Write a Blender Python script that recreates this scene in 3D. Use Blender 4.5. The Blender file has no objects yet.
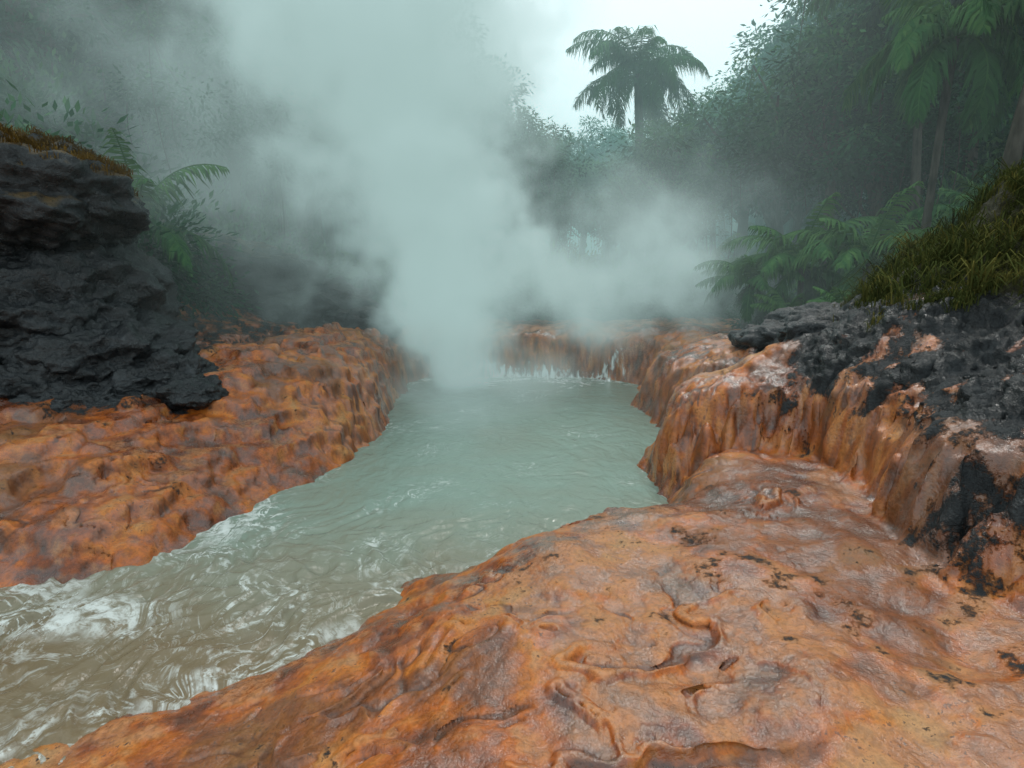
import bpy, math, numpy as np
from mathutils import Vector
rng = np.random.default_rng(7)
scene = bpy.context.scene

# ------------------------------------------------------------------ noise
_r = np.random.default_rng(11)
PERM = _r.permutation(256).astype(np.int32); PERM = np.concatenate([PERM, PERM, PERM])
G3 = _r.normal(size=(256, 3)).astype(np.float32); G3 /= np.linalg.norm(G3, axis=1)[:, None]
ang = _r.uniform(0, 2*np.pi, 256); G2 = np.stack([np.cos(ang), np.sin(ang)], 1).astype(np.float32)
def perlin2(x, y):
    xi = np.floor(x).astype(np.int32); yi = np.floor(y).astype(np.int32)
    xf = (x-xi).astype(np.float32); yf = (y-yi).astype(np.float32); xi &= 255; yi &= 255
    u = xf*xf*xf*(xf*(xf*6-15)+10); v = yf*yf*yf*(yf*(yf*6-15)+10)
    def g(ix, iy, fx, fy):
        h = PERM[PERM[ix & 255]+(iy & 255)]; return G2[h, 0]*fx+G2[h, 1]*fy
    a = g(xi, yi, xf, yf); b = g(xi+1, yi, xf-1, yf); c = g(xi, yi+1, xf, yf-1); d = g(xi+1, yi+1, xf-1, yf-1)
    return 1.5*((a+u*(b-a))*(1-v)+(c+u*(d-c))*v)
def perlin3(x, y, z):
    xi = np.floor(x).astype(np.int32); yi = np.floor(y).astype(np.int32); zi = np.floor(z).astype(np.int32)
    xf = (x-xi).astype(np.float32); yf = (y-yi).astype(np.float32); zf = (z-zi).astype(np.float32)
    f = lambda t: t*t*t*(t*(t*6-15)+10)
    u, v, w = f(xf), f(yf), f(zf); out = 0
    for dx in (0, 1):
        for dy in (0, 1):
            for dz in (0, 1):
                h = PERM[PERM[PERM[(xi+dx) & 255]+((yi+dy) & 255)]+((zi+dz) & 255)]
                g = G3[h]
                val = g[..., 0]*(xf-dx)+g[..., 1]*(yf-dy)+g[..., 2]*(zf-dz)
                out = out+val*(u if dx else 1-u)*(v if dy else 1-v)*(w if dz else 1-w)
    return out*1.5
def fbm2(x, y, o=4, g=.5):
    s = 0; a = 1
    for i in range(o):
        s = s+a*perlin2(x*2**i+17.3*i, y*2**i-9.1*i); a *= g
    return s
def fbm3(x, y, z, o=4, g=.5, ridged=False):
    s = 0; a = 1
    for i in range(o):
        n = perlin3(x*2**i+17.3*i, y*2**i-9.1*i, z*2**i+4.7*i)
        if ridged: n = 1-2*np.abs(n)
        s = s+a*n; a *= g
    return s
def sstep(a, b, x):
    t = np.clip((x-a)/(b-a), 0, 1); return t*t*(3-2*t)
def sd_poly(px, py, P):
    P = np.array(P, dtype=np.float64); n = len(P)
    d = np.full(px.shape, 1e9); inside = np.zeros(px.shape, bool)
    for i in range(n):
        a = P[i]; b = P[(i+1) % n]; e = b-a
        wx = px-a[0]; wy = py-a[1]
        t = np.clip((wx*e[0]+wy*e[1])/(e@e), 0, 1)
        d = np.minimum(d, (wx-e[0]*t)**2+(wy-e[1]*t)**2)
        c = ((a[1] > py) != (b[1] > py))
        if abs(e[1]) > 1e-9:
            xx = a[0]+(py-a[1])*e[0]/e[1]; inside ^= c & (px < xx)
    d = np.sqrt(d); return np.where(inside, d, -d)

# ------------------------------------------------------------------ mesh helpers
def make_mesh(name, V, Q, mats, mi=None, attrs=None, smooth=True):
    me = bpy.data.meshes.new(name)
    V = np.ascontiguousarray(V, dtype=np.float32); Q = np.ascontiguousarray(Q, dtype=np.int32)
    me.vertices.add(len(V)); me.vertices.foreach_set('co', V.ravel())
    me.loops.add(Q.size); me.loops.foreach_set('vertex_index', Q.ravel())
    me.polygons.add(len(Q)); me.polygons.foreach_set('loop_start', np.arange(0, Q.size, Q.shape[1], dtype=np.int32))
    for m in mats: me.materials.append(m)
    if mi is not None: me.polygons.foreach_set('material_index', np.ascontiguousarray(mi, dtype=np.int32))
    me.update(calc_edges=True)
    me.polygons.foreach_set('use_smooth', np.full(len(Q), smooth, dtype=bool))
    if attrs:
        for k, a in attrs.items():
            at = me.attributes.new(k, 'FLOAT', 'POINT'); at.data.foreach_set('value', np.ascontiguousarray(a, dtype=np.float32).ravel())
    me.update()
    return me
def add_obj(name, me, parent=None, loc=(0, 0, 0), rot=(0, 0, 0), sc=(1, 1, 1)):
    ob = bpy.data.objects.new(name, me); scene.collection.objects.link(ob)
    ob.location = loc; ob.rotation_euler = rot; ob.scale = sc
    if parent: ob.parent = parent
    return ob
def grid_quads(nr, na, wrap=False):
    i = np.arange(nr-1)[:, None]; j = np.arange(na if wrap else na-1)[None, :]
    j2 = (j+1) % na
    return np.stack([i*na+j, i*na+j2, (i+1)*na+j2, (i+1)*na+j], -1).reshape(-1, 4)

class Soup:
    def __init__(s): s.V = []; s.Q = []; s.M = []; s.S = []; s.n = 0
    def add(s, V, Q, m, sh):
        V = np.asarray(V, float).reshape(-1, 3); Q = np.asarray(Q).reshape(-1, 4)
        s.V.append(V); s.Q.append(Q+s.n); s.M.append(np.full(len(Q), m))
        s.S.append(np.broadcast_to(np.asarray(sh, float), (len(V),))); s.n += len(V)
    def tube(s, path, rad, seg=8, m=0, sh=.5):
        path = np.asarray(path, float); rad = np.asarray(rad, float); n = len(path)
        T = np.gradient(path, axis=0); T /= np.linalg.norm(T, axis=1)[:, None]+1e-9
        ref = np.array([1., 0, 0]) if abs(T[0][0]) < .8 else np.array([0, 1., 0])
        A = np.cross(T, ref); A /= np.linalg.norm(A, axis=1)[:, None]+1e-9; B = np.cross(T, A)
        th = np.linspace(0, 2*np.pi, seg, endpoint=False)
        V = path[:, None]+rad[:, None, None]*(np.cos(th)[None, :, None]*A[:, None]+np.sin(th)[None, :, None]*B[:, None])
        s.add(V, grid_quads(n, seg, True), m, sh)
    def leaves(s, C, D, N, L, W, m=1, sh=.5):
        D = D/(np.linalg.norm(D, axis=1)[:, None]+1e-9)
        S_ = np.cross(D, N); S_ /= np.linalg.norm(S_, axis=1)[:, None]+1e-9
        L = np.broadcast_to(L, (len(C),))[:, None]; W = np.broadcast_to(W, (len(C),))[:, None]
        mid = C+D*L*.45; tip = C+D*L
        V = np.stack([C, mid-S_*W*.5, tip, mid+S_*W*.5], 1)
        Q = np.arange(len(C)*4).reshape(-1, 4)
        shv = np.repeat(np.broadcast_to(sh, (len(C),)), 4)
        s.add(V, Q, m, shv)
    def mesh(s, name, mats, smooth=False):
        return make_mesh(name, np.concatenate(s.V), np.concatenate(s.Q), mats, np.concatenate(s.M), {'shade': np.concatenate(s.S)}, smooth)

# ------------------------------------------------------------------ node helpers
class NT:
    def __init__(s, tree): s.t = tree; s.n = tree.nodes; s.l = tree.links
    def new(s, typ, **kw):
        nd = s.n.new(typ)
        for k, v in kw.items(): setattr(nd, k, v)
        return nd
    def put(s, sock, v):
        if isinstance(v, bpy.types.NodeSocket): s.l.new(v, sock)
        elif v is not None:
            if hasattr(sock.default_value, '__len__') and len(sock.default_value) == 4 and len(v) == 3: v = (*v, 1)
            sock.default_value = v
    def math(s, op, a, b=None, c=None, clamp=False):
        nd = s.new('ShaderNodeMath', operation=op, use_clamp=clamp)
        s.put(nd.inputs[0], a)
        if b is not None: s.put(nd.inputs[1], b)
        if c is not None: s.put(nd.inputs[2], c)
        return nd.outputs[0]
    def vmath(s, op, a, b=None, scale=None):
        nd = s.new('ShaderNodeVectorMath', operation=op); s.put(nd.inputs[0], a)
        if b is not None: s.put(nd.inputs[1], b)
        if scale is not None: s.put(nd.inputs['Scale'], scale)
        return nd.outputs['Value'] if op in ('LENGTH', 'DOT_PRODUCT') else nd.outputs[0]
    def noise(s, vec, scale, detail=4, rough=.5, dist=0, out=0):
        nd = s.new('ShaderNodeTexNoise'); s.put(nd.inputs['Vector'], vec); nd.inputs['Scale'].default_value = scale
        nd.inputs['Detail'].default_value = detail; nd.inputs['Roughness'].default_value = rough; nd.inputs['Distortion'].default_value = dist
        return nd.outputs[out]
    def mr(s, v, a, b, c=0, d=1, smooth=True):
        nd = s.new('ShaderNodeMapRange', interpolation_type='SMOOTHSTEP' if smooth else 'LINEAR')
        s.put(nd.inputs[0], v)
        for i, q in enumerate((a, b, c, d)): s.put(nd.inputs[i+1], q)
        return nd.outputs[0]
    def mix(s, f, a, b, mode='MIX'):
        nd = s.new('ShaderNodeMix', data_type='RGBA', blend_type=mode)
        s.put(nd.inputs[0], f); s.put(nd.inputs[6], a); s.put(nd.inputs[7], b)
        return nd.outputs[2]
    def ramp(s, f, stops):
        nd = s.new('ShaderNodeValToRGB'); s.put(nd.inputs[0], f); r = nd.color_ramp
        while len(r.elements) < len(stops): r.elements.new(.5)
        for e, (p, c) in zip(r.elements, stops): e.position = p; e.color = (*c, 1)
        return nd.outputs[0]
    def bump(s, h, strength, dist, nrm=None):
        nd = s.new('ShaderNodeBump'); s.put(nd.inputs['Height'], h); nd.inputs['Strength'].default_value = strength
        nd.inputs['Distance'].default_value = dist
        if nrm is not None: s.put(nd.inputs['Normal'], nrm)
        return nd.outputs[0]
    def attr(s, name): return s.new('ShaderNodeAttribute', attribute_name=name).outputs['Fac']
def new_mat(name):
    m = bpy.data.materials.new(name); m.use_nodes = True; m.node_tree.nodes.clear()
    t = NT(m.node_tree); out = t.new('ShaderNodeOutputMaterial'); return m, t, out

# ------------------------------------------------------------------ materials
DARK = [(.25, (.003, .0035, .004)), (.5, (.008, .009, .010)), (.75, (.026, .028, .030))]
def terrain_mat():
    m, t, out = new_mat('mineral_rock')
    geo = t.new('ShaderNodeNewGeometry'); P = geo.outputs['Position']
    sep = t.new('ShaderNodeSeparateXYZ'); t.l.new(geo.outputs['Normal'], sep.inputs[0]); nz = sep.outputs[2]
    nf = t.noise(P, 30, 4, .7)
    nb = t.attr('nb'); nm = t.attr('nm'); ns = t.attr('ns'); br = t.attr('br')
    o1 = t.ramp(t.math('ADD', t.math('MULTIPLY', nb, .55), t.math('MULTIPLY', nm, .45)),
                [(.26, (.085, .018, .004)), (.40, (.24, .050, .006)), (.52, (.43, .102, .010)), (.64, (.52, .160, .022)), (.78, (.48, .22, .065))])
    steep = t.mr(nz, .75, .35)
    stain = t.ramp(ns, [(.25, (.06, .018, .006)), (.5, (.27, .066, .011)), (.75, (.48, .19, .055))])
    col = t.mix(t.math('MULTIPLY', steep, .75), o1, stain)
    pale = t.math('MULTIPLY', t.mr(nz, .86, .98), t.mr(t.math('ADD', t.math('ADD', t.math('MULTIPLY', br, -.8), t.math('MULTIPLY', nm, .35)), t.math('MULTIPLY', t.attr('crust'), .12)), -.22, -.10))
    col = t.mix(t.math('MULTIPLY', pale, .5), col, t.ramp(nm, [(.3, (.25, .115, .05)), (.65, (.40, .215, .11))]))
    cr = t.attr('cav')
    col = t.mix(t.math('MULTIPLY', t.mr(cr, .15, .8), .85), col, (.075, .018, .005))  # shade of recesses and troughs painted into the base colour
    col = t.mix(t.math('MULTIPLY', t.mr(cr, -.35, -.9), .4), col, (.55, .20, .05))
    col = t.mix(t.math('MULTIPLY', t.mr(br, .53, .70), .65), col, (.11, .042, .018))
    grit = t.math('MULTIPLY', t.mr(nf, .56, .66), t.mr(nb, .48, .66))
    col = t.mix(t.math('MULTIPLY', grit, .8), col, (.04, .026, .020))
    col = t.mix(1, col, t.mr(nf, .35, .65, .70, 1.18), 'MULTIPLY')
    dk = t.math('ADD', t.attr('dark'), t.math('MULTIPLY', t.math('SUBTRACT', nm, .5), 1.1))
    dk = t.math('ADD', dk, t.math('MULTIPLY', t.math('SUBTRACT', nf, .5), 1.1))
    dkm = t.mr(dk, .40, .66); col = t.mix(dkm, col, t.ramp(nm, DARK))
    so = t.mr(t.math('ADD', t.attr('soil'), t.math('MULTIPLY', t.math('SUBTRACT', nm, .5), .6)), .4, .6)
    col = t.mix(so, col, t.ramp(nf, [(.3, (.014, .013, .007)), (.6, (.045, .040, .018))]))
    rough = t.math('ADD', t.mr(nb, .35, .65, .18, .40), t.mr(nf, .3, .7, 0, .2))
    rough = t.math('ADD', rough, t.math('MULTIPLY', so, .4))
    bs = t.new('ShaderNodeBsdfPrincipled')
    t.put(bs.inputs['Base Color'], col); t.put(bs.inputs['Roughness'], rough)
    t.put(bs.inputs['Specular IOR Level'], t.mr(dkm, 0, 1, .45, .22))
    t.put(bs.inputs['Coat Weight'], t.math('MULTIPLY', t.mr(nm, .64, .40, 0, .95), t.math('SUBTRACT', 1, t.math('MAXIMUM', so, t.math('MULTIPLY', dkm, .55)))))
    bs.inputs['Coat Roughness'].default_value = .05
    b = t.bump(t.math('MULTIPLY', nf, t.mr(dkm, 0, 1, 1, 2.6)), .75, .014)
    t.put(bs.inputs['Normal'], b); t.put(bs.inputs['Coat Normal'], b)
    t.l.new(bs.outputs[0], out.inputs[0]); return m
def basalt_mat():
    m, t, out = new_mat('wet_basalt')
    geo = t.new('ShaderNodeNewGeometry'); P = geo.outputs['Position']
    sep = t.new('ShaderNodeSeparateXYZ'); t.l.new(geo.outputs['Normal'], sep.inputs[0]); nz = sep.outputs[2]
    nm = t.noise(P, 5, 4, .62); nf = t.noise(P, 28, 4, .7)
    sepp = t.new('ShaderNodeSeparateXYZ'); t.l.new(P, sepp.inputs[0])
    moss = t.math('MULTIPLY', t.mr(nz, .45, .85), t.mr(nm, .46, .58)); moss = t.math('MULTIPLY', moss, t.mr(sepp.outputs[2], 2.4, 3.5))
    col = t.mix(moss, t.ramp(nm, [(.3, (.004, .005, .006)), (.55, (.010, .012, .014)), (.75, (.030, .034, .038))]), t.ramp(nf, [(.3, (.05, .035, .012)), (.6, (.13, .075, .02))]))
    bs = t.new('ShaderNodeBsdfPrincipled'); t.put(bs.inputs['Base Color'], col); t.put(bs.inputs['Roughness'], t.mr(nf, .35, .65, .24, .6))
    t.put(bs.inputs['Normal'], t.bump(t.math('ADD', t.math('MULTIPLY', nm, .05), t.math('MULTIPLY', nf, .022)), .9, 1.0))
    t.l.new(bs.outputs[0], out.inputs[0]); return m
M_terrain = terrain_mat(); M_basalt = basalt_mat()

def leaf_mat(name, c1, c2, c3, trans=.25):
    m, t, out = new_mat(name)
    oi = t.new('ShaderNodeObjectInfo').outputs['Random']
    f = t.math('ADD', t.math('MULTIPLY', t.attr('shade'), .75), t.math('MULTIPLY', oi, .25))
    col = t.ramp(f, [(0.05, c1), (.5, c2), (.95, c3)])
    df = t.new('ShaderNodeBsdfDiffuse'); t.put(df.inputs[0], col)
    tr = t.new('ShaderNodeBsdfTranslucent'); t.put(tr.inputs[0], col)
    mx = t.new('ShaderNodeMixShader'); mx.inputs[0].default_value = trans
    t.l.new(df.outputs[0], mx.inputs[1]); t.l.new(tr.outputs[0], mx.inputs[2]); t.l.new(mx.outputs[0], out.inputs[0]); return m
M_leaf = leaf_mat('foliage', (.010, .040, .024), (.040, .135, .060), (.13, .27, .10))
M_palm = leaf_mat('palm_leaf', (.018, .06, .028), (.05, .14, .05), (.13, .25, .08))
M_grass = leaf_mat('grass_blade', (.022, .024, .009), (.062, .075, .022), (.17, .14, .038))
M_moss = leaf_mat('moss_tuft', (.05, .03, .008), (.13, .075, .018), (.22, .13, .03))
def bark():
    m, t, out = new_mat('bark'); P = t.new('ShaderNodeNewGeometry').outputs['Position']
    n = t.noise(t.vmath('MULTIPLY', P, (6, 6, 1.5)), 1.5, 3, .6)
    bs = t.new('ShaderNodeBsdfDiffuse'); t.put(bs.inputs[0], t.ramp(n, [(.3, (.02, .018, .014)), (.7, (.10, .09, .075))]))
    t.l.new(bs.outputs[0], out.inputs[0]); return m
M_bark = bark()

def water_mat():
    m, t, out = new_mat('murky_hot_water')
    P = t.new('ShaderNodeNewGeometry').outputs['Position']
    sp = t.new('ShaderNodeSeparateXYZ'); t.l.new(P, sp.inputs[0])
    n1 = t.noise(P, .7, 3, .55, .6)
    f = t.math('ADD', t.mr(sp.outputs[1], 2.4, 6.3), t.math('MULTIPLY', t.math('SUBTRACT', n1, .5), .9), clamp=True)
    col = t.ramp(f, [(0, (.20, .145, .085)), (.4, (.235, .22, .16)), (1, (.235, .305, .25))])
    wv = t.vmath('SCALE', t.vmath('SUBTRACT', t.noise(P, .9, 2, .55, out=1), (.5, .5, .5)), scale=2.2)
    Q = t.vmath('ADD', P, wv)
    a = t.noise(t.vmath('MULTIPLY', Q, (1.5, .9, 0)), 1, 4, .6, .9)
    line = t.mr(t.math('ABSOLUTE', t.math('SUBTRACT', a, .5)), 0, .024, 1, 0)
    a2 = t.noise(t.vmath('MULTIPLY', Q, (4, 2.4, 0)), 1, 5, .68, .7)
    line2 = t.mr(t.math('ABSOLUTE', t.math('SUBTRACT', a2, .5)), 0, .035, .55, 0)
    msk = t.mr(n1, .52, .66)
    bn = t.noise(P, 13, 4, .75); brk = t.mr(bn, .42, .60)
    fa = t.attr('foam')
    fo = t.math('ADD', fa, t.math('MULTIPLY', msk, .8))
    foam = t.math('MULTIPLY', t.math('MULTIPLY', t.math('MAXIMUM', line, line2), brk), fo, clamp=True)
    foam = t.math('MAXIMUM', foam, t.math('MULTIPLY', t.math('MULTIPLY', t.mr(fa, .6, 1.15), t.mr(a2, .47, .58)), t.mr(bn, .36, .56, .4, 1)))
    col = t.mix(t.math('MULTIPLY', foam, .85), col, (.76, .77, .74))
    bs = t.new('ShaderNodeBsdfPrincipled'); t.put(bs.inputs['Base Color'], col)
    t.put(bs.inputs['Roughness'], t.mr(foam, 0, 1, .08, .5)); bs.inputs['IOR'].default_value = 1.33
    h1 = t.noise(t.vmath('MULTIPLY', P, (5, 3.4, 1)), 1, 5, .6, 1.2)
    t.put(bs.inputs['Normal'], t.bump(h1, .45, .06)); t.l.new(bs.outputs[0], out.inputs[0]); return m
M_water = water_mat()

# ------------------------------------------------------------------ terrain heights (metres, world x,y)
POLY_A = [(-14, -1.0), (-6, 1.3), (-2.6, 2.2), (-1.6, 2.7), (-1.15, 3.3), (-.82, 3.8), (-.35, 4.12), (.4, 4.4), (1.1, 4.75), (1.6, 5.5), (2.0, 5.9), (3.2, 6), (6, 4), (14, 2), (14, -14), (-14, -14)]
POLY_B = [(2.3, -10), (2.45, 0), (2.3, 1.4), (2.2, 2.3), (2.3, 3.4), (2.55, 4.3), (2.55, 4.9), (2.15, 5.25), (1.62, 5.8), (1.7, 6.6), (2.35, 7.3), (2.65, 8.1), (2.2, 8.9), (2.25, 10.2), (2.8, 11.4), (2.9, 12.4), (2.0, 13.2), (0.2, 13.6), (-1.6, 13.5), (-2.6, 13.0), (-4, 14), (-30, 18), (-500, 60), (-500, 500), (500, 500), (500, -10)]
POLY_C = [(-500, -40), (-12, 1.6), (-5.2, 3.45), (-3.75, 3.75), (-3.0, 4.0), (-2.65, 4.55), (-2.5, 5.4), (-2.2, 6.6), (-2.0, 7.6), (-1.95, 8.8), (-2.2, 10.5), (-2.3, 12.3), (-2.0, 13.6), (-2.4, 16), (-30, 40), (-500, 500)]
def heights(x, y):
    wx = x+.55*(.30*fbm2(x*.8, y*.8, 3)+.07*fbm2(x*3.2+9, y*3.2, 2)); wy = y+.55*(.30*fbm2(x*.8+50, y*.8+20, 3)+.07*fbm2(x*3.2-9, y*3.2+31, 2))
    flute = .06*np.abs(fbm2(x*3.6, y*3.6, 2))+.012*fbm2(x*11, y*11, 2)
    dA = sd_poly(wx, wy, POLY_A)-flute*.6; dB = sd_poly(wx, wy, POLY_B)-flute*1.7; dC = sd_poly(wx, wy, POLY_C)-flute
    n0 = fbm2(x*.45+3, y*.45, 3); n1 = fbm2(x*1.3, y*1.3+8, 3)
    wA = .62-.40*sstep(-.9, .6, x)
    hA = .16+.40*sstep(-2.4, .3, x)+.12*sstep(.8, 2.3, x)+.05*n0+.045*n1
    zA = hA*(1-np.exp(-np.maximum(dA, 0)/wA))+np.minimum(dA, 0)*2.2
    hill = 2.7*np.exp(-((x-6.6)/2.2)**2-((y-5.9)/2.7)**2)+2.4*sstep(5, 11, x)*sstep(9, 3, y)
    hB = 1.12+.10*n0+.07*n1+.10*sstep(.2, 2.5, dB)+hill*(1+.10*n1)+.48*np.exp(-((x-3.3)/1.2)**2-((y-4.9)/1.5)**2)+.28*np.exp(-((x-2.8)/.9)**2-((y-3.)/1.)**2)+.12*np.exp(-((x-3.)/1.)**2-((y-6.5)/1.)**2)
    zB = hB*sstep(-.10, .42, dB)**.8*(.84+.16*sstep(.2, 1.1, dB))+np.minimum(dB+.1, 0)*1.5
    far = sstep(5.2, 8.4, y)
    wC = 1.25-.95*far
    hC = .92+.30*far+.08*n0+.13*n1
    zC = hC*(1-np.exp(-np.maximum(dC, 0)/wC))+np.minimum(dC, 0)*2.2
    led = zC*4.2+.5*n1; zC = zC+.14*(np.floor(led)+sstep(.0, .4, led-np.floor(led))-led)*sstep(.05, .3, zC)
    k = 14.0
    mx = np.maximum(np.maximum(zA, zB), zC)
    z = mx+np.log(np.exp(k*(zA-mx))+np.exp(k*(zB-mx))+np.exp(k*(zC-mx)))/k
    z = np.maximum(z-.02, -.9)
    left = 9.5*sstep(4.6, 19, -x+.12*(y-10))*sstep(6.5, 11, y)+16*sstep(16, 70, -x)*sstep(4, 12, y)
    right = 8.0*sstep(6.5, 20, x-.15*(y-10))*sstep(7.5, 14, y)+16*sstep(18, 70, x)*sstep(0, 12, y)
    back = 2.5*sstep(17, 36, y)+22*sstep(45, 220, y)
    valley = left+right+back
    z = z+valley*(1+.12*n0)
    return z, dA, dB, dC, valley

ra = np.exp(np.linspace(math.log(.35), math.log(16), 980)); rb = np.exp(np.linspace(math.log(16), math.log(600), 110))[1:]
R = np.concatenate([ra, rb])
aa = np.radians(np.concatenate([np.linspace(-180, -54, 70)[:-1], np.linspace(-54, 54, 900), np.linspace(54, 180, 70)[1:-1]]))
RR, AA = np.meshgrid(R, aa, indexing='ij')
X = RR*np.sin(AA); Y = RR*np.cos(AA)
Z, dA, dB, dC, VAL = heights(X, Y)
near = sstep(13, 8, RR)*sstep(-.02, .25, Z)
def qf(x, y): return fbm2(x*.7+.40*fbm2(x*1.5, y*1.5, 3)+4, y*.7+.40*fbm2(x*1.5+7, y*1.5, 3), 3, .42)*1.35
q = qf(X, Y); e = .01
gq = np.hypot(qf(X+e, Y)-q, qf(X, Y+e)-q)/e+.22
nq = np.round(q-.22)+.22; sgn = (q-nq)/gq
wv_ = .9+.45*fbm2(X*3+5, Y*3, 2)
pm = sstep(-.1, .25, fbm2(X*.7+33, Y*.7, 2)+.25*fbm2(X*3, Y*3, 2))
lobe = (nq-1+sstep(-.04, .04, sgn))*.014
rim = np.exp(-(sgn/(.030*wv_))**2)
trough = np.exp(-((sgn+.07)/.035)**2)
Z = Z+near*(lobe+.024*rim*pm-.010*trough*pm)
def normals(X, Y, Z):
    P = np.stack([X, Y, Z], -1); du = np.gradient(P, axis=0); dv = np.gradient(P, axis=1)
    N = np.cross(dv, du); N /= np.linalg.norm(N, axis=-1)[..., None]+1e-12
    N *= np.sign(N[..., 2:3]+1e-9); return N
N = normals(X, Y, Z)
steep = 1-sstep(.5, .9, N[..., 2])
d1 = fbm3(X*1.9, Y*1.9, Z*1.6, 3, .5); d2 = fbm3(X*6, Y*6, Z*7, 4, .5)
nm_ = fbm3(X*5+3, Y*5, Z*5, 5, .58)
nb_ = fbm3(X*1.1+8, Y*1.1, Z*1.1, 5, .6)
ns_ = fbm3(X*7, Y*7, Z*.8, 4, .6)
br_ = fbm2(X*.8+60, Y*.8, 5, .62)
rg = fbm3(X*3.3+5, Y*3.3, Z*3.5, 5, .6, True)
darkm = 1.05*sstep(2.45, 3.0, X+.35*fbm2(X*1.1, Y*1.1, 3)-.09*(Y-4))*sstep(9.5, 7.2, Y)*sstep(.95, 1.3, Z)
darkm = darkm*(1-.45*sstep(.15, .45, fbm2(X*1.6+21, Y*1.6, 3)))
darkm = np.maximum(darkm, np.exp(-((X-2.5)/.27)**2-((Y-2.9)/.35)**2)*.75*(Z > .5))
darkm = np.maximum(darkm, .42*np.exp(-((X-2.7)/.3)**2-((Y-5.4)/.5)**2))
darkm = np.maximum(darkm, .40*np.exp(-((X-2.3)/.35)**2-((Y-1.9)/.5)**2))
tt = np.abs((X-1.0)*.85+(Y-3.6)*.45-.2*fbm2(X*2, Y*2, 2))
darkm = np.maximum(darkm, .34*np.exp(-(tt/.2)**2)*sstep(.3, .6, Z)*sstep(1.1, 1.4, X+Y*.2)*(X < 2.2))
darkm = np.maximum(darkm, .55*sstep(-3.7, -4.8, X+.6*fbm2(X*.9, Y*.9, 3))*sstep(5.4, 6.4, Y))
darkm = np.maximum(darkm, .36*sstep(9, 11, Y)*sstep(-2.6, -4.6, X))
darkm = np.maximum(darkm, .12*sstep(.1, .5, fbm2(X*.8+70, Y*.8, 3)))
soil = np.maximum(sstep(.5, 1.6, VAL), sstep(2.0, 2.4, Z+.25*fbm2(X*1.5, Y*1.5, 3))*(X > 3)*(Y < 12)*1.0)
soil = np.maximum(soil, sstep(15.5, 18, Y+.6*fbm2(X*.5, Y*.5, 3)))
dks = sstep(.6, 1, darkm)
leftb = sstep(-1.6, -2.4, X)
amp = sstep(60, 8, RR)*sstep(-.15, .0, Z)
D = amp*((.03+.03*steep+.015*leftb)*d1*.95+(.005+.005*leftb+.006*steep)*d2+(.006+.005*leftb)*nm_)+.055*dks*(rg-.9)*sstep(40, 8, RR)
X2 = X+N[..., 0]*D; Y2 = Y+N[..., 1]*D; Z2 = Z+N[..., 2]*D
crust = sstep(-.6, 1.2, X)*sstep(5.5, 2, Y)
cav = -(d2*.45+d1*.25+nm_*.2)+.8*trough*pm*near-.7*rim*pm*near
V = np.stack([X2, Y2, Z2], -1).reshape(-1, 3)
Qd = grid_quads(len(R), len(aa), True)[:, ::-1]
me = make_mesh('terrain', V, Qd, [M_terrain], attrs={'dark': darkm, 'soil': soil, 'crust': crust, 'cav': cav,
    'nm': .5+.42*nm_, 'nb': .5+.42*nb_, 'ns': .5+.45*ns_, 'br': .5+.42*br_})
add_obj('terrain', me)
def hz(x, y):
    z = heights(np.array([float(x)]), np.array([float(y)]))[0]; return float(z[0])

# ------------------------------------------------------------------ water
Rw = np.exp(np.linspace(math.log(1.6), math.log(18), 520)); aw = np.radians(np.linspace(-88, 40, 620))
RW, AW = np.meshgrid(Rw, aw, indexing='ij'); XW = RW*np.sin(AW); YW = RW*np.cos(AW)
wxx = XW+.5*fbm2(XW*.7, YW*.7, 2); wyy = YW+.5*fbm2(XW*.7+9, YW*.7, 2)
turb = .35+1.6*sstep(6.0, 3.3, YW)
ZW = .016*turb*fbm2(wxx*2.2, wyy*1.5, 3)+.014*turb*(1-2*np.abs(fbm2(wxx*4.5, wyy*3, 2)))
sx, dAw, dBw, dCw, _ = heights(XW, YW)
shore = np.maximum(np.maximum(dAw, dBw), dCw)
foam = sstep(-.30, .02, shore)*.5+np.exp(-((XW+3.2)/1.0)**2-((YW-3.5)/.30)**2)*1.0+np.exp(-((XW+2.5)/.28)**2-((YW-4.9)/.7)**2)*.9+np.exp(-((XW+1.6)/.3)**2-((YW-3.3)/.7)**2)*.25+.40*sstep(5.5, 3.2, YW)+.9*sstep(11.9, 12.9, YW)
me = make_mesh('water', np.stack([XW, YW, ZW], -1).reshape(-1, 3), grid_quads(len(Rw), len(aw))[:, ::-1], [M_water], attrs={'foam': foam})
add_obj('water', me)

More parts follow.
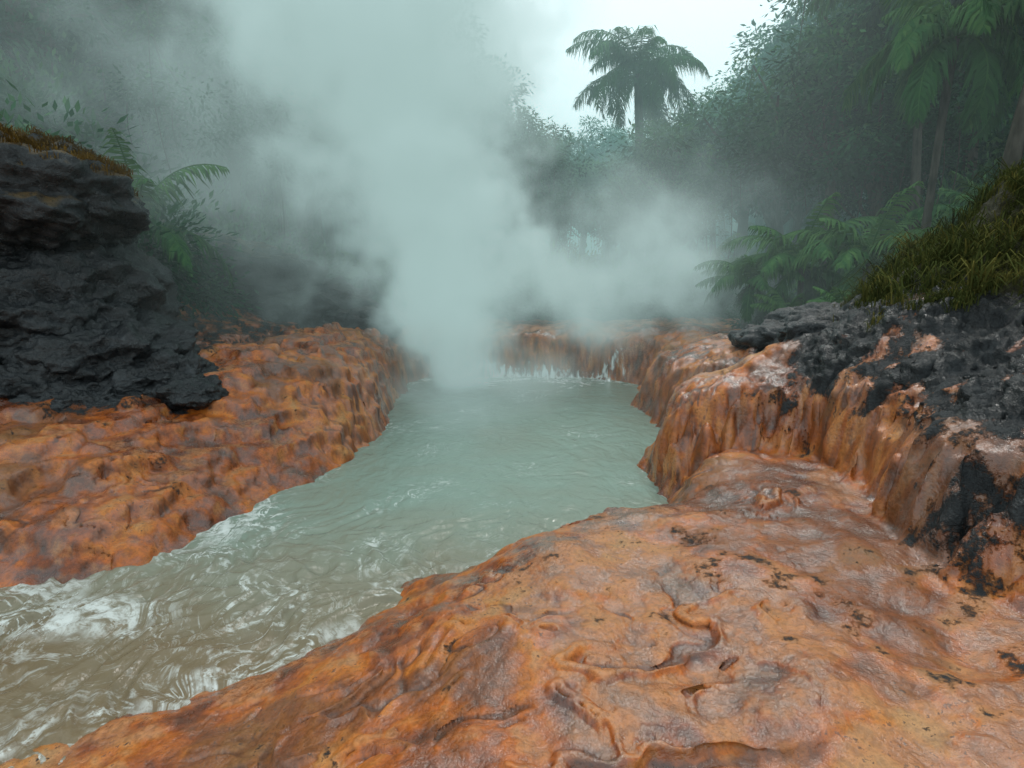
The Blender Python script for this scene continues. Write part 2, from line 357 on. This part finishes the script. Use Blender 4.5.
def fall_mat():
    m, t, out = new_mat('falling_water'); P = t.new('ShaderNodeNewGeometry').outputs['Position']
    n = t.noise(t.vmath('MULTIPLY', P, (11, 4, .7)), 1, 4, .65)
    bs = t.new('ShaderNodeBsdfPrincipled'); t.put(bs.inputs['Base Color'], t.ramp(n, [(.35, (.45, .40, .34)), (.58, (.82, .84, .83))]))
    bs.inputs['Roughness'].default_value = .3
    t.put(bs.inputs['Alpha'], t.mr(t.math('ADD', n, t.math('MULTIPLY', t.attr('edge'), -.35)), .28, .52, 0, .9))
    t.l.new(bs.outputs[0], out.inputs[0]); return m
M_fall = fall_mat()
def waterfall(name, p0, p1, inward, depth=.5):
    nu, nv = 60, 40; u = np.linspace(0, 1, nu)[:, None]; v = np.linspace(0, 1, nv)[None]
    p0 = np.array(p0); p1 = np.array(p1); inn = np.array(inward)/np.linalg.norm(inward)
    s = .35-v*1.35
    x = p0[0]+(p1[0]-p0[0])*u+inn[0]*s*depth/.5; y = p0[1]+(p1[1]-p0[1])*u+inn[1]*s*depth/.5
    z = heights(x, y)[0]+.05
    z = np.maximum(np.minimum.accumulate(z, axis=1), .0)
    off = .16*sstep(0, .35, v)
    edge = np.abs(u*2-1)**4+0*v+(1-sstep(0, .12, v))*.6
    me = make_mesh(name, np.stack([x-inn[0]*off, y-inn[1]*off, z], -1).reshape(-1, 3), grid_quads(nu, nv), [M_fall], attrs={'edge': edge.reshape(-1)})
    add_obj(name, me)
waterfall('waterfall', (-1.5, 13.5), (2.7, 12.9), (.12, 1))

# ------------------------------------------------------------------ boulders
import bmesh
def ico(sub):
    bm = bmesh.new(); bmesh.ops.create_icosphere(bm, subdivisions=sub, radius=1)
    v = np.array([p.co[:] for p in bm.verts]); f = np.array([[q.index for q in p.verts] for p in bm.faces]); bm.free(); return v, f
ICO = {s: ico(s) for s in (5, 6)}
def rock_mesh(name, blobs, sub=6):
    Vs = []; Fs = []; n = 0
    v, f = ICO[sub]
    for i, (c, r) in enumerate(blobs):
        c = np.array(c); r = np.array(r, float); p = v*r; s = r.mean()
        o = 13.7*i+c[0]
        a = fbm3(p[:, 0]/s*.9+o, p[:, 1]/s*.9, p[:, 2]/s*1.3, 3, .5)
        wp = p+.12*np.stack([fbm3(p[:, 0]*2, p[:, 1]*2, p[:, 2]*2+o, 2), fbm3(p[:, 0]*2+9, p[:, 1]*2, p[:, 2]*2+o, 2), fbm3(p[:, 0]*2, p[:, 1]*2+9, p[:, 2]*2+o, 2)], 1)
        b = fbm3(wp[:, 0]*1.5+o, wp[:, 1]*1.5, wp[:, 2]*2.2+o, 5, .52, True)
        c2 = fbm3(p[:, 0]*4+o, p[:, 1]*4, p[:, 2]*5, 5, .62)
        stp = np.floor(p[:, 2]*1.9+.9*a+o)-(p[:, 2]*1.9+.9*a+o)
        p = p*(1+.30*a)[:, None]+v*((.12*b-.09)*min(1, s)+.08*c2*min(1, s+.3)+.08*(stp+.5)*min(1, s))[:, None]
        Vs.append(p+c); Fs.append(f+n); n += len(v)
    return make_mesh(name, np.concatenate(Vs), np.concatenate(Fs), [M_basalt])
add_obj('lava_rock_outcrop', rock_mesh('lava_rock_outcrop', [((-6.7, 7.7, 3.2), (1.6, 1.5, .85)), ((-7.2, 8.0, 2.1), (1.9, 1.6, 1.4)), ((-6.1, 7.5, 1.65), (1.25, 1.2, .85)),
    ((-5.2, 7.3, 1.2), (.95, .9, .55)), ((-4.4, 7.1, .98), (.75, .6, .32)), ((-3.9, 6.9, .9), (.5, .5, .18)), ((-6.0, 6.5, .95), (.95, .6, .4)), ((-5.0, 6.4, .82), (.7, .4, .2)), ((-8.5, 7.5, 3.2), (1.8, 1.8, 1.5))]))
add_obj('rock_ledge', rock_mesh('rock_ledge', [((-6.8, 13.6, 2.2), (2.2, 1.2, 1.0)), ((-4.9, 13.6, 1.6), (1.6, .9, .65)), ((-8.6, 12.5, 2.6), (1.8, 1.3, 1.3)), ((-3.4, 12.9, 1.3), (.9, .6, .35))], 5))
bl = []
for (x, y, s) in [(3.75, 7.6, .34), (4.3, 7.5, .34), (3.9, 8.3, .36), (4.9, 8.6, .5), (5.2, 9.6, .6), (3.5, 6.4, .28)]:
    bl.append(((x, y, hz(x, y)-s*.16), (s*1.7, s*1.3, s*.5)))
add_obj('basalt_boulders', rock_mesh('basalt_boulders', bl, 5))

# ------------------------------------------------------------------ vegetation
def rand_dirs(n): 
    d = rng.normal(size=(n, 3)); return d/np.linalg.norm(d, axis=1)[:, None]
def tree_mesh(name, h, cr, nclump=70, nleaf=130, lsize=.17, flat=.7, trunk_r=.16):
    s = Soup(); lean = rng.uniform(-.6, .6, 2)
    t = np.linspace(0, 1, 9); path = np.stack([lean[0]*t**1.5+.1*np.sin(t*5), lean[1]*t**1.5, t*h*.72], 1)
    s.tube(path, trunk_r*(1-.6*t)+.02, 8, 0)
    cc = np.array([lean[0], lean[1], h*.66])
    cl = []
    for i in range(nclump):
        d = rand_dirs(1)[0]; r = rng.uniform(.35, 1)**.6
        cl.append(cc+d*np.array([cr, cr, h*.34*flat])*r*rng.uniform(.75, 1.15))
    cl = np.array(cl)
    for i in range(0, nclump, 4):
        b = path[rng.integers(4, 9)]; e = cl[i]; mid = (b+e)/2+np.array([0, 0, -.05*h])
        tt = np.linspace(0, 1, 6)[:, None]; pp = (1-tt)**2*b+2*tt*(1-tt)*mid+tt**2*e
        s.tube(pp, trunk_r*.38*(1-.8*tt[:, 0])+.012, 5, 0)
    for c in cl:
        k = int(nleaf*rng.uniform(.5, 1.4)); rs = rng.uniform(.35, .75)*cr*.30
        o = rand_dirs(k)*(rng.uniform(.2, 1.25, k)**.6)[:, None]*np.array([rs, rs, rs*.55])*1.5; P = c+o
        D = o+rand_dirs(k)*rs*.8+np.array([0, 0, -.35*rs]); N = np.array([0, 0, 1.])+rand_dirs(k)*.6
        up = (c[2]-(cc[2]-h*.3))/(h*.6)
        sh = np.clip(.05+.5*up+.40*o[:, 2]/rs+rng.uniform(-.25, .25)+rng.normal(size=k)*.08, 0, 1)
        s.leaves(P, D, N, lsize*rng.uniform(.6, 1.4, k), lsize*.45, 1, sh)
    for i in range(5):
        c = cl[rng.integers(nclump)]; L = rng.uniform(.2, .5)*h
        tt = np.linspace(0, 1, 5)[:, None]
        s.tube(c+np.concatenate([.15*np.sin(tt*3), .1*tt, -L*tt], 1), np.full(5, .014), 4, 0)
    return s.mesh(name, [M_bark, M_leaf])
def palm_mesh(name, h, fl=2.4, nf=22, lean=(.4, .2), r=.14, nlf=34, droop=1.0, lw=.05, jit=.13):
    s = Soup(); t = np.linspace(0, 1, 14)
    path = np.stack([lean[0]*t**1.8, lean[1]*t**1.8, h*t], 1)
    s.tube(path, r*(1-.35*t)+.012*np.sin(t*90), 9, 0)
    top = path[-1]
    for i in range(nf):
        az = i*2.399+rng.uniform(-.3, .3); el = rng.uniform(-.5, 1.2) if i > 4 else rng.uniform(.9, 1.4)
        L = fl*rng.uniform(.7, 1.15); n = 12; tt = np.linspace(0, 1, n)
        hd = np.array([math.cos(az), math.sin(az), 0]); elv = el-droop*1.55*tt**1.25*rng.uniform(.75, 1.25)
        st = hd[None]*np.cos(elv)[:, None]+np.array([0, 0, 1.])[None]*np.sin(elv)[:, None]
        rp = top+np.concatenate([[np.zeros(3)], np.cumsum(st[:-1], 0)])*L/(n-1)
        s.tube(rp, .018*(1-.8*tt)+.003, 4, 1, .55)
        side = np.cross(hd, [0, 0, 1.])
        u = np.linspace(.12, .99, nlf); bx = np.stack([np.interp(u, tt, rp[:, k]) for k in range(3)], 1)
        tg = np.stack([np.interp(u, tt, st[:, k]) for k in range(3)], 1)
        for sg in (-1, 1):
            ll = L*.27*np.sin(np.pi*np.clip(u*.85+.12, 0, 1))**.7*rng.uniform(.6, 1.2, nlf)
            Dl = side*sg*.85+tg*.6+np.array([0, 0, -.45])+rng.normal(size=(nlf, 3))*jit
            Dl /= np.linalg.norm(Dl, axis=1)[:, None]
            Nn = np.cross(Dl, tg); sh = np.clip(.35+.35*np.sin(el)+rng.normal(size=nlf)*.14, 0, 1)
            mid = bx+Dl*ll[:, None]*.5; D2 = Dl+np.array([0, 0, -1.1*droop])
            D2 /= np.linalg.norm(D2, axis=1)[:, None]
            ws = np.cross(Dl, Nn); ws /= np.linalg.norm(ws, axis=1)[:, None]+1e-9
            tip = mid+D2*ll[:, None]*.55; w = lw
            Vv = np.stack([bx-ws*w*.3, bx+ws*w*.3, mid+ws*w*.5, mid-ws*w*.5, tip+ws*w*.05, tip-ws*w*.05], 1)
            b = (np.arange(nlf)*6)[:, None]
            Qq = np.concatenate([b+np.array([0, 1, 2, 3]), b+np.array([3, 2, 4, 5])])
            s.add(Vv, Qq, 1, np.repeat(sh, 6))
    return s.mesh(name, [M_bark, M_palm])
def shrub_mesh(name, r=1.2, n=3600, lsize=.18):
    s = Soup(); cl = rand_dirs(26)*np.array([r, r, r*.7])*rng.uniform(.3, 1, 26)[:, None]; cl[:, 2] = np.abs(cl[:, 2])
    for c in cl:
        k = n//26; o = rng.normal(size=(k, 3))*r*.22; 
        s.tube(np.array([[0, 0, -.3], c*.5+[0, 0, .05], c]), [.03, .02, .01], 4, 0)
        s.leaves(c+o, o+rand_dirs(k)*.15+[0, 0, -.05], np.array([0, 0, 1.])+rand_dirs(k)*.6, lsize*rng.uniform(.5, 1.4, k), lsize*.4, 1,
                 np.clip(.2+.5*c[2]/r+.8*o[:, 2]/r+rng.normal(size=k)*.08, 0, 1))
    return s.mesh(name, [M_bark, M_leaf])
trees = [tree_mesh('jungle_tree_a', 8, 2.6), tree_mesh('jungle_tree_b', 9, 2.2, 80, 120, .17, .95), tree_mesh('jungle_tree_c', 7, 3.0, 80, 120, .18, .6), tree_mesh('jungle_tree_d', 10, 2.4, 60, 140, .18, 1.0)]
shrubs = [shrub_mesh('shrub_a'), shrub_mesh('shrub_b', 1.0, 2400, .20), shrub_mesh('shrub_c', 1.4, 4000, .15)]
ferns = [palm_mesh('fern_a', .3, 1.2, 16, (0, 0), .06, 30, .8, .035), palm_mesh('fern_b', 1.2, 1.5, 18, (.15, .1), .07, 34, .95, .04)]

forest = bpy.data.objects.new('jungle_forest', None); scene.collection.objects.link(forest)
under = bpy.data.objects.new('jungle_undergrowth', None); scene.collection.objects.link(under)
cnt = 0
def place_tree(x, y, sc=1, mi=None, maxz=None):
    global cnt
    z = hz(x, y)-.2; mi = rng.integers(4) if mi is None else mi
    H = [8, 9, 7, 10][mi]
    if maxz is not None: sc = min(sc, (maxz-z)/H)
    if sc < .3: return
    cnt += 1
    add_obj('tree_%d' % cnt, trees[mi], forest, (x, y, z), (rng.uniform(-.06, .06), rng.uniform(-.06, .06), rng.uniform(0, 6.28)), (sc*rng.uniform(.9, 1.2), sc*rng.uniform(.9, 1.2), sc))
for i in range(520):
    y = rng.uniform(15, 42); x = rng.uniform(-1.05, 1.05)*y*1.05
    if rng.random() > min(1, 18/y+.05): continue
    if y < 19 and -5 < x < 7.5: continue
    mz = None; sc = rng.uniform(.7, 1.25)
    q_ = x/y
    if -.02 < q_ < .30: mz = 2.2+y*(.205+.07*rng.random())
    elif .30 <= q_ < .42: mz = 2.2+y*(.225+(q_-.30)*1.3+.04*rng.random())
    elif -.10 < q_ <= -.02: mz = 2.2+y*(.225+(-.02-q_)*2.2+.04*rng.random())
    place_tree(x, y, sc, None, mz)
for i in range(380):
    y = rng.uniform(10.5, 30); x = rng.uniform(-1.05, 1.05)*y
    if y < 16.5 and -5.6 < x < 6.6: continue
    z = hz(x, y); s_ = rng.uniform(.6, 1.5); k = rng.random()
    mesh = shrubs[rng.integers(3)] if k < .70 else ferns[rng.integers(2)]
    add_obj('plant_%d' % i, mesh, under, (x, y, z-.05), (rng.uniform(-.1, .1), rng.uniform(-.1, .1), rng.uniform(0, 6.28)), (s_, s_, s_))
for i, (x, y, s_) in enumerate([(7.3, 8.4, .45), (8.2, 7.9, .6), (9, 7.0, .7), (6.6, 9.0, .5), (8.6, 9.2, .8), (7.7, 9.9, .8), (9.8, 8.6, .9), (6.4, 10.8, .55), (5.6, 10.6, .35), (5.9, 13.4, .7), (7.2, 13.6, .8)]):
    add_obj('shrub_%d' % i, shrubs[i % 3], under, (x, y, hz(x, y)), (0, 0, i), (s_, s_, s_))

def put_palm(x, y, ztop, fl, **kw):
    z = hz(x, y)-.2
    add_obj('palm_tree', palm_mesh('palm_tree', ztop-z, fl, **kw), None, (x, y, z))
put_palm(4.6, 21, 9.3, 2.8, nf=32, lean=(-.25, .2), r=.19, droop=1.2, nlf=80, lw=.035, jit=.2)
put_palm(7.3, 10.4, 6.3, 2.2, nf=26, lean=(.2, .1), r=.09, droop=1.35, nlf=60, lw=.045, jit=.15)
put_palm(6.75, 8.2, 7.9, 2.4, nf=24, lean=(.75, -.1), r=.11, droop=1.3, nlf=60, lw=.04, jit=.15)
put_palm(9.2, 13.4, 8.6, 2.4, nf=24, lean=(-.5, .1), r=.12, droop=1.2, nlf=60, lw=.045, jit=.15)
for (x, y, s_) in [(6.0, 10.2, .9), (6.8, 9.3, 1.0), (5.6, 11.6, .9), (7.8, 9.0, 1.1), (7.0, 11.5, 1.2), (5.2, 12.8, .9), (6.4, 8.4, .6), (8.2, 7.2, .8), (7.3, 10.0, 1.2), (8.6, 10.6, 1.3), (6.2, 12.4, 1.2)]:
    add_obj('fern', ferns[rng.integers(2)], None, (x, y, hz(x, y)-.05), (0, 0, rng.uniform(0, 6)), (s_, s_, s_))

def blades(name, pts, L, W, mat, k=5, spread=.5):
    s = Soup(); n = len(pts)*k; B = np.repeat(pts, k, 0)+rng.normal(size=(n, 3))*np.array([.03, .03, 0])
    az = rng.uniform(0, 2*np.pi, n); d = np.stack([np.cos(az), np.sin(az), np.zeros(n)], 1)
    l = L*rng.uniform(.4, 1.3, n)[:, None]; up = np.array([0, 0, 1.])
    b = rng.uniform(.15, spread*2, n)[:, None]
    p1 = B+(up*.55+d*.2*b)*l; p2 = B+(up*.8+d*.62*b)*l; p3 = B+(up*(.85-.35*b)+d*1.05*b)*l
    sd = np.cross(d, up)*W*rng.uniform(.6, 1.2, n)[:, None]
    V = np.stack([B-sd, B+sd, p1+sd, p1-sd, p2+sd*.7, p2-sd*.7, p3+sd*.08, p3-sd*.08], 1)
    o = (np.arange(n)*8)[:, None]
    Q = np.concatenate([o+np.array(q) for q in ([0, 1, 2, 3], [3, 2, 4, 5], [5, 4, 6, 7])])
    sh = np.repeat(np.clip(.42+.5*fbm2(B[:, 0]*1.5, B[:, 1]*1.5, 3)+rng.normal(size=n)*.18, 0, 1), 8)
    s.add(V, Q, 0, sh); return s.mesh(name, [mat])
gx = rng.uniform(3.2, 9, 34000); gy = rng.uniform(3.2, 9.5, 34000); gz = heights(gx, gy)[0]
g = gz+.35*fbm2(gx*1.5, gy*1.5, 3)+.2*fbm2(gx*4, gy*4, 2)
P = np.stack([gx, gy, gz], 1)[g > 1.95]
clump = sstep(-.12, .22, fbm2(P[:, 0]*2.6+5, P[:, 1]*2.6, 3)); P = P[rng.random(len(P)) < .14+.86*clump]
add_obj('grass', blades('grass', P[:13000], .11, .0045, M_grass, 6))
P2 = P[(P[:, 2] < 3.3)][::14]
add_obj('grass', blades('grass_tufts', P2[:340], .32, .007, M_grass, 20, .75))
ml = bpy.data.objects['lava_rock_outcrop'].data
co = np.empty(len(ml.vertices)*3, np.float32); ml.vertices.foreach_get('co', co); co = co.reshape(-1, 3)
no = np.array([v.normal.z for v in ml.vertices])
c = co[(no > .55) & (co[:, 2] > 3.4)]
if len(c): add_obj('moss', blades('moss', c[rng.integers(len(c), size=6500)], .09, .006, M_moss, 4, .6))

# ------------------------------------------------------------------ steam: density grid baked by geometry nodes
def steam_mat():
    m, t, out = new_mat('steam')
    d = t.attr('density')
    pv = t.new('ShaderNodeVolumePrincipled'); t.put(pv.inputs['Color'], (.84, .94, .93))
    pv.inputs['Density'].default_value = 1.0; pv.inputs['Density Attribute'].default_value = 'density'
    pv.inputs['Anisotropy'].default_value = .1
    t.put(pv.inputs['Emission Strength'], t.math('MULTIPLY', d, .27)); pv.inputs['Emission Color'].default_value = (.72, .98, .95, 1)  # added glow: stands in for light scattered many times within the steam
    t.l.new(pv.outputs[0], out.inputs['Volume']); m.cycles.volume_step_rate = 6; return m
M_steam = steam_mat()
LO, HI = (-11, 6.2, .05), (8.5, 16.2, 11.5); VOX = .16
gt = bpy.data.node_groups.new('steam_field', 'GeometryNodeTree')
gt.interface.new_socket('Geometry', in_out='OUTPUT', socket_type='NodeSocketGeometry')
t = NT(gt); go = t.new('NodeGroupOutput'); P = t.new('GeometryNodeInputPosition').outputs[0]
w = t.vmath('SCALE', t.vmath('SUBTRACT', t.noise(P, .38, 2, .5, out=1), (.5, .5, .5)), scale=2.4)
w2 = t.vmath('SCALE', t.vmath('SUBTRACT', t.noise(P, 1.3, 2, .5, out=1), (.5, .5, .5)), scale=1.4)
Pw = t.vmath('ADD', t.vmath('ADD', P, w), w2); sp = t.new('ShaderNodeSeparateXYZ'); t.l.new(Pw, sp.inputs[0]); x, y, z = sp.outputs
n = t.noise(Pw, .75, 6, .70); n5 = t.math('SUBTRACT', n, .5)
cx = t.math('MULTIPLY_ADD', z, -.19, -.95); r = t.math('MULTIPLY_ADD', z, .35, 1.0)
dx = t.math('SUBTRACT', x, cx); dy = t.math('SUBTRACT', y, 12.0)
dist = t.math('SQRT', t.math('ADD', t.math('MULTIPLY', dx, dx), t.math('MULTIPLY', dy, dy)))
f = t.math('ADD', t.math('SUBTRACT', 1, t.math('DIVIDE', dist, r)), t.math('MULTIPLY', n5, 3.6))
d1 = t.math('MULTIPLY', t.mr(f, -.15, 1.0), t.mr(z, 1, 9, 1.7, .75, False))
def ell(c, rad, dens, nk):
    v = t.vmath('DIVIDE', t.vmath('SUBTRACT', Pw, c), rad); L = t.vmath('LENGTH', v)
    return t.math('MULTIPLY', t.mr(t.math('ADD', t.math('SUBTRACT', 1, L), t.math('MULTIPLY', n5, nk)), 0, .9), dens)
d = t.math('ADD', d1, ell((.9, 12.7, 2.3), (4.8, 2.6, 1.4), .65, 2.6))
d = t.math('ADD', d, ell((-.5, 10.8, .2), (2.5, 3.2, 1.0), .32, 1.6))
d = t.math('ADD', d, ell((-4.8, 12.4, 5.8), (6.0, 3.4, 5.0), .22, 2.6))
d = t.math('ADD', d, ell((2.6, 13.2, 3.2), (4.0, 2.4, 2.5), .20, 2.4))
d = t.math('ADD', d, .014)
def fade(v, lo, hi, wd): return t.math('MULTIPLY', t.mr(v, lo, lo+wd), t.mr(v, hi, hi-wd))
s0 = t.new('ShaderNodeSeparateXYZ'); t.l.new(P, s0.inputs[0])
fd = t.math('MULTIPLY', fade(s0.outputs[0], LO[0], HI[0], 1.5), t.mr(s0.outputs[1], LO[1], LO[1]+1.2))
d = t.math('MULTIPLY', d, t.math('MULTIPLY', fd, t.mr(s0.outputs[2], HI[2], HI[2]-1.5)))
vc = t.new('GeometryNodeVolumeCube'); t.put(vc.inputs['Density'], d); vc.inputs['Min'].default_value = LO; vc.inputs['Max'].default_value = HI
for k, i in (('Resolution X', 0), ('Resolution Y', 1), ('Resolution Z', 2)): vc.inputs[k].default_value = int((HI[i]-LO[i])/VOX)
smn = t.new('GeometryNodeSetMaterial'); t.l.new(vc.outputs[0], smn.inputs[0]); smn.inputs['Material'].default_value = M_steam
t.l.new(smn.outputs[0], go.inputs[0])
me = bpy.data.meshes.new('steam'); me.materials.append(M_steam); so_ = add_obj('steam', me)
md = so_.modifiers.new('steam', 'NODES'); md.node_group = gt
def box(name, lo, hi, mat):
    bm = bmesh.new(); bmesh.ops.create_cube(bm, size=1)
    for v in bm.verts: v.co = Vector([lo[i] if v.co[i] < 0 else hi[i] for i in range(3)])
    me = bpy.data.meshes.new(name); bm.to_mesh(me); bm.free(); me.materials.append(mat); return add_obj(name, me)
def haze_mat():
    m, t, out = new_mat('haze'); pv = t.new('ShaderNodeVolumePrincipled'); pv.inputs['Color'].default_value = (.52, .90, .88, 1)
    pv.inputs['Density'].default_value = .021; pv.inputs['Emission Strength'].default_value = .021*.20; pv.inputs['Emission Color'].default_value = (.38, 1, .94, 1)  # teal self-glow added to replace multiply scattered light in the haze
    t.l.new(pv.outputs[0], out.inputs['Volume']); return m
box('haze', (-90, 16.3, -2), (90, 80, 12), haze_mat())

# ------------------------------------------------------------------ light
w = bpy.data.worlds.new('World'); scene.world = w; w.use_nodes = True; t = NT(w.node_tree); t.n.clear()
sky = t.new('ShaderNodeTexSky', sky_type='NISHITA'); sky.sun_disc = False; sky.sun_elevation = math.radians(55); sky.sun_rotation = math.radians(15)
sky.dust_density = 4; sky.air_density = 1.2
bg = t.new('ShaderNodeBackground'); t.put(bg.inputs[0], t.mix(.85, sky.outputs[0], (8.6, 10.3, 10.5))); bg.inputs[1].default_value = .128
o = t.new('ShaderNodeOutputWorld'); t.l.new(bg.outputs[0], o.inputs[0])
L = bpy.data.lights.new('sun', 'SUN'); L.energy = 1.0; L.angle = math.radians(15); L.color = (1, .97, .92)
so = bpy.data.objects.new('sun', L); scene.collection.objects.link(so)
az = math.radians(15); el = math.radians(55)
d = Vector((math.sin(az)*math.cos(el), math.cos(az)*math.cos(el), math.sin(el))); so.rotation_euler = d.to_track_quat('Z', 'Y').to_euler()

cam = bpy.data.cameras.new('camera'); cam.lens = 20; cam.sensor_width = 36; cam.clip_end = 2000; cam.clip_start = .05
co_ = bpy.data.objects.new('camera', cam); scene.collection.objects.link(co_); co_.location = (0, 0, 2.2); co_.rotation_euler = (math.radians(80), 0, 0)
scene.camera = co_
scene.view_settings.view_transform = 'Standard'; scene.view_settings.look = 'None'; scene.view_settings.exposure = 0
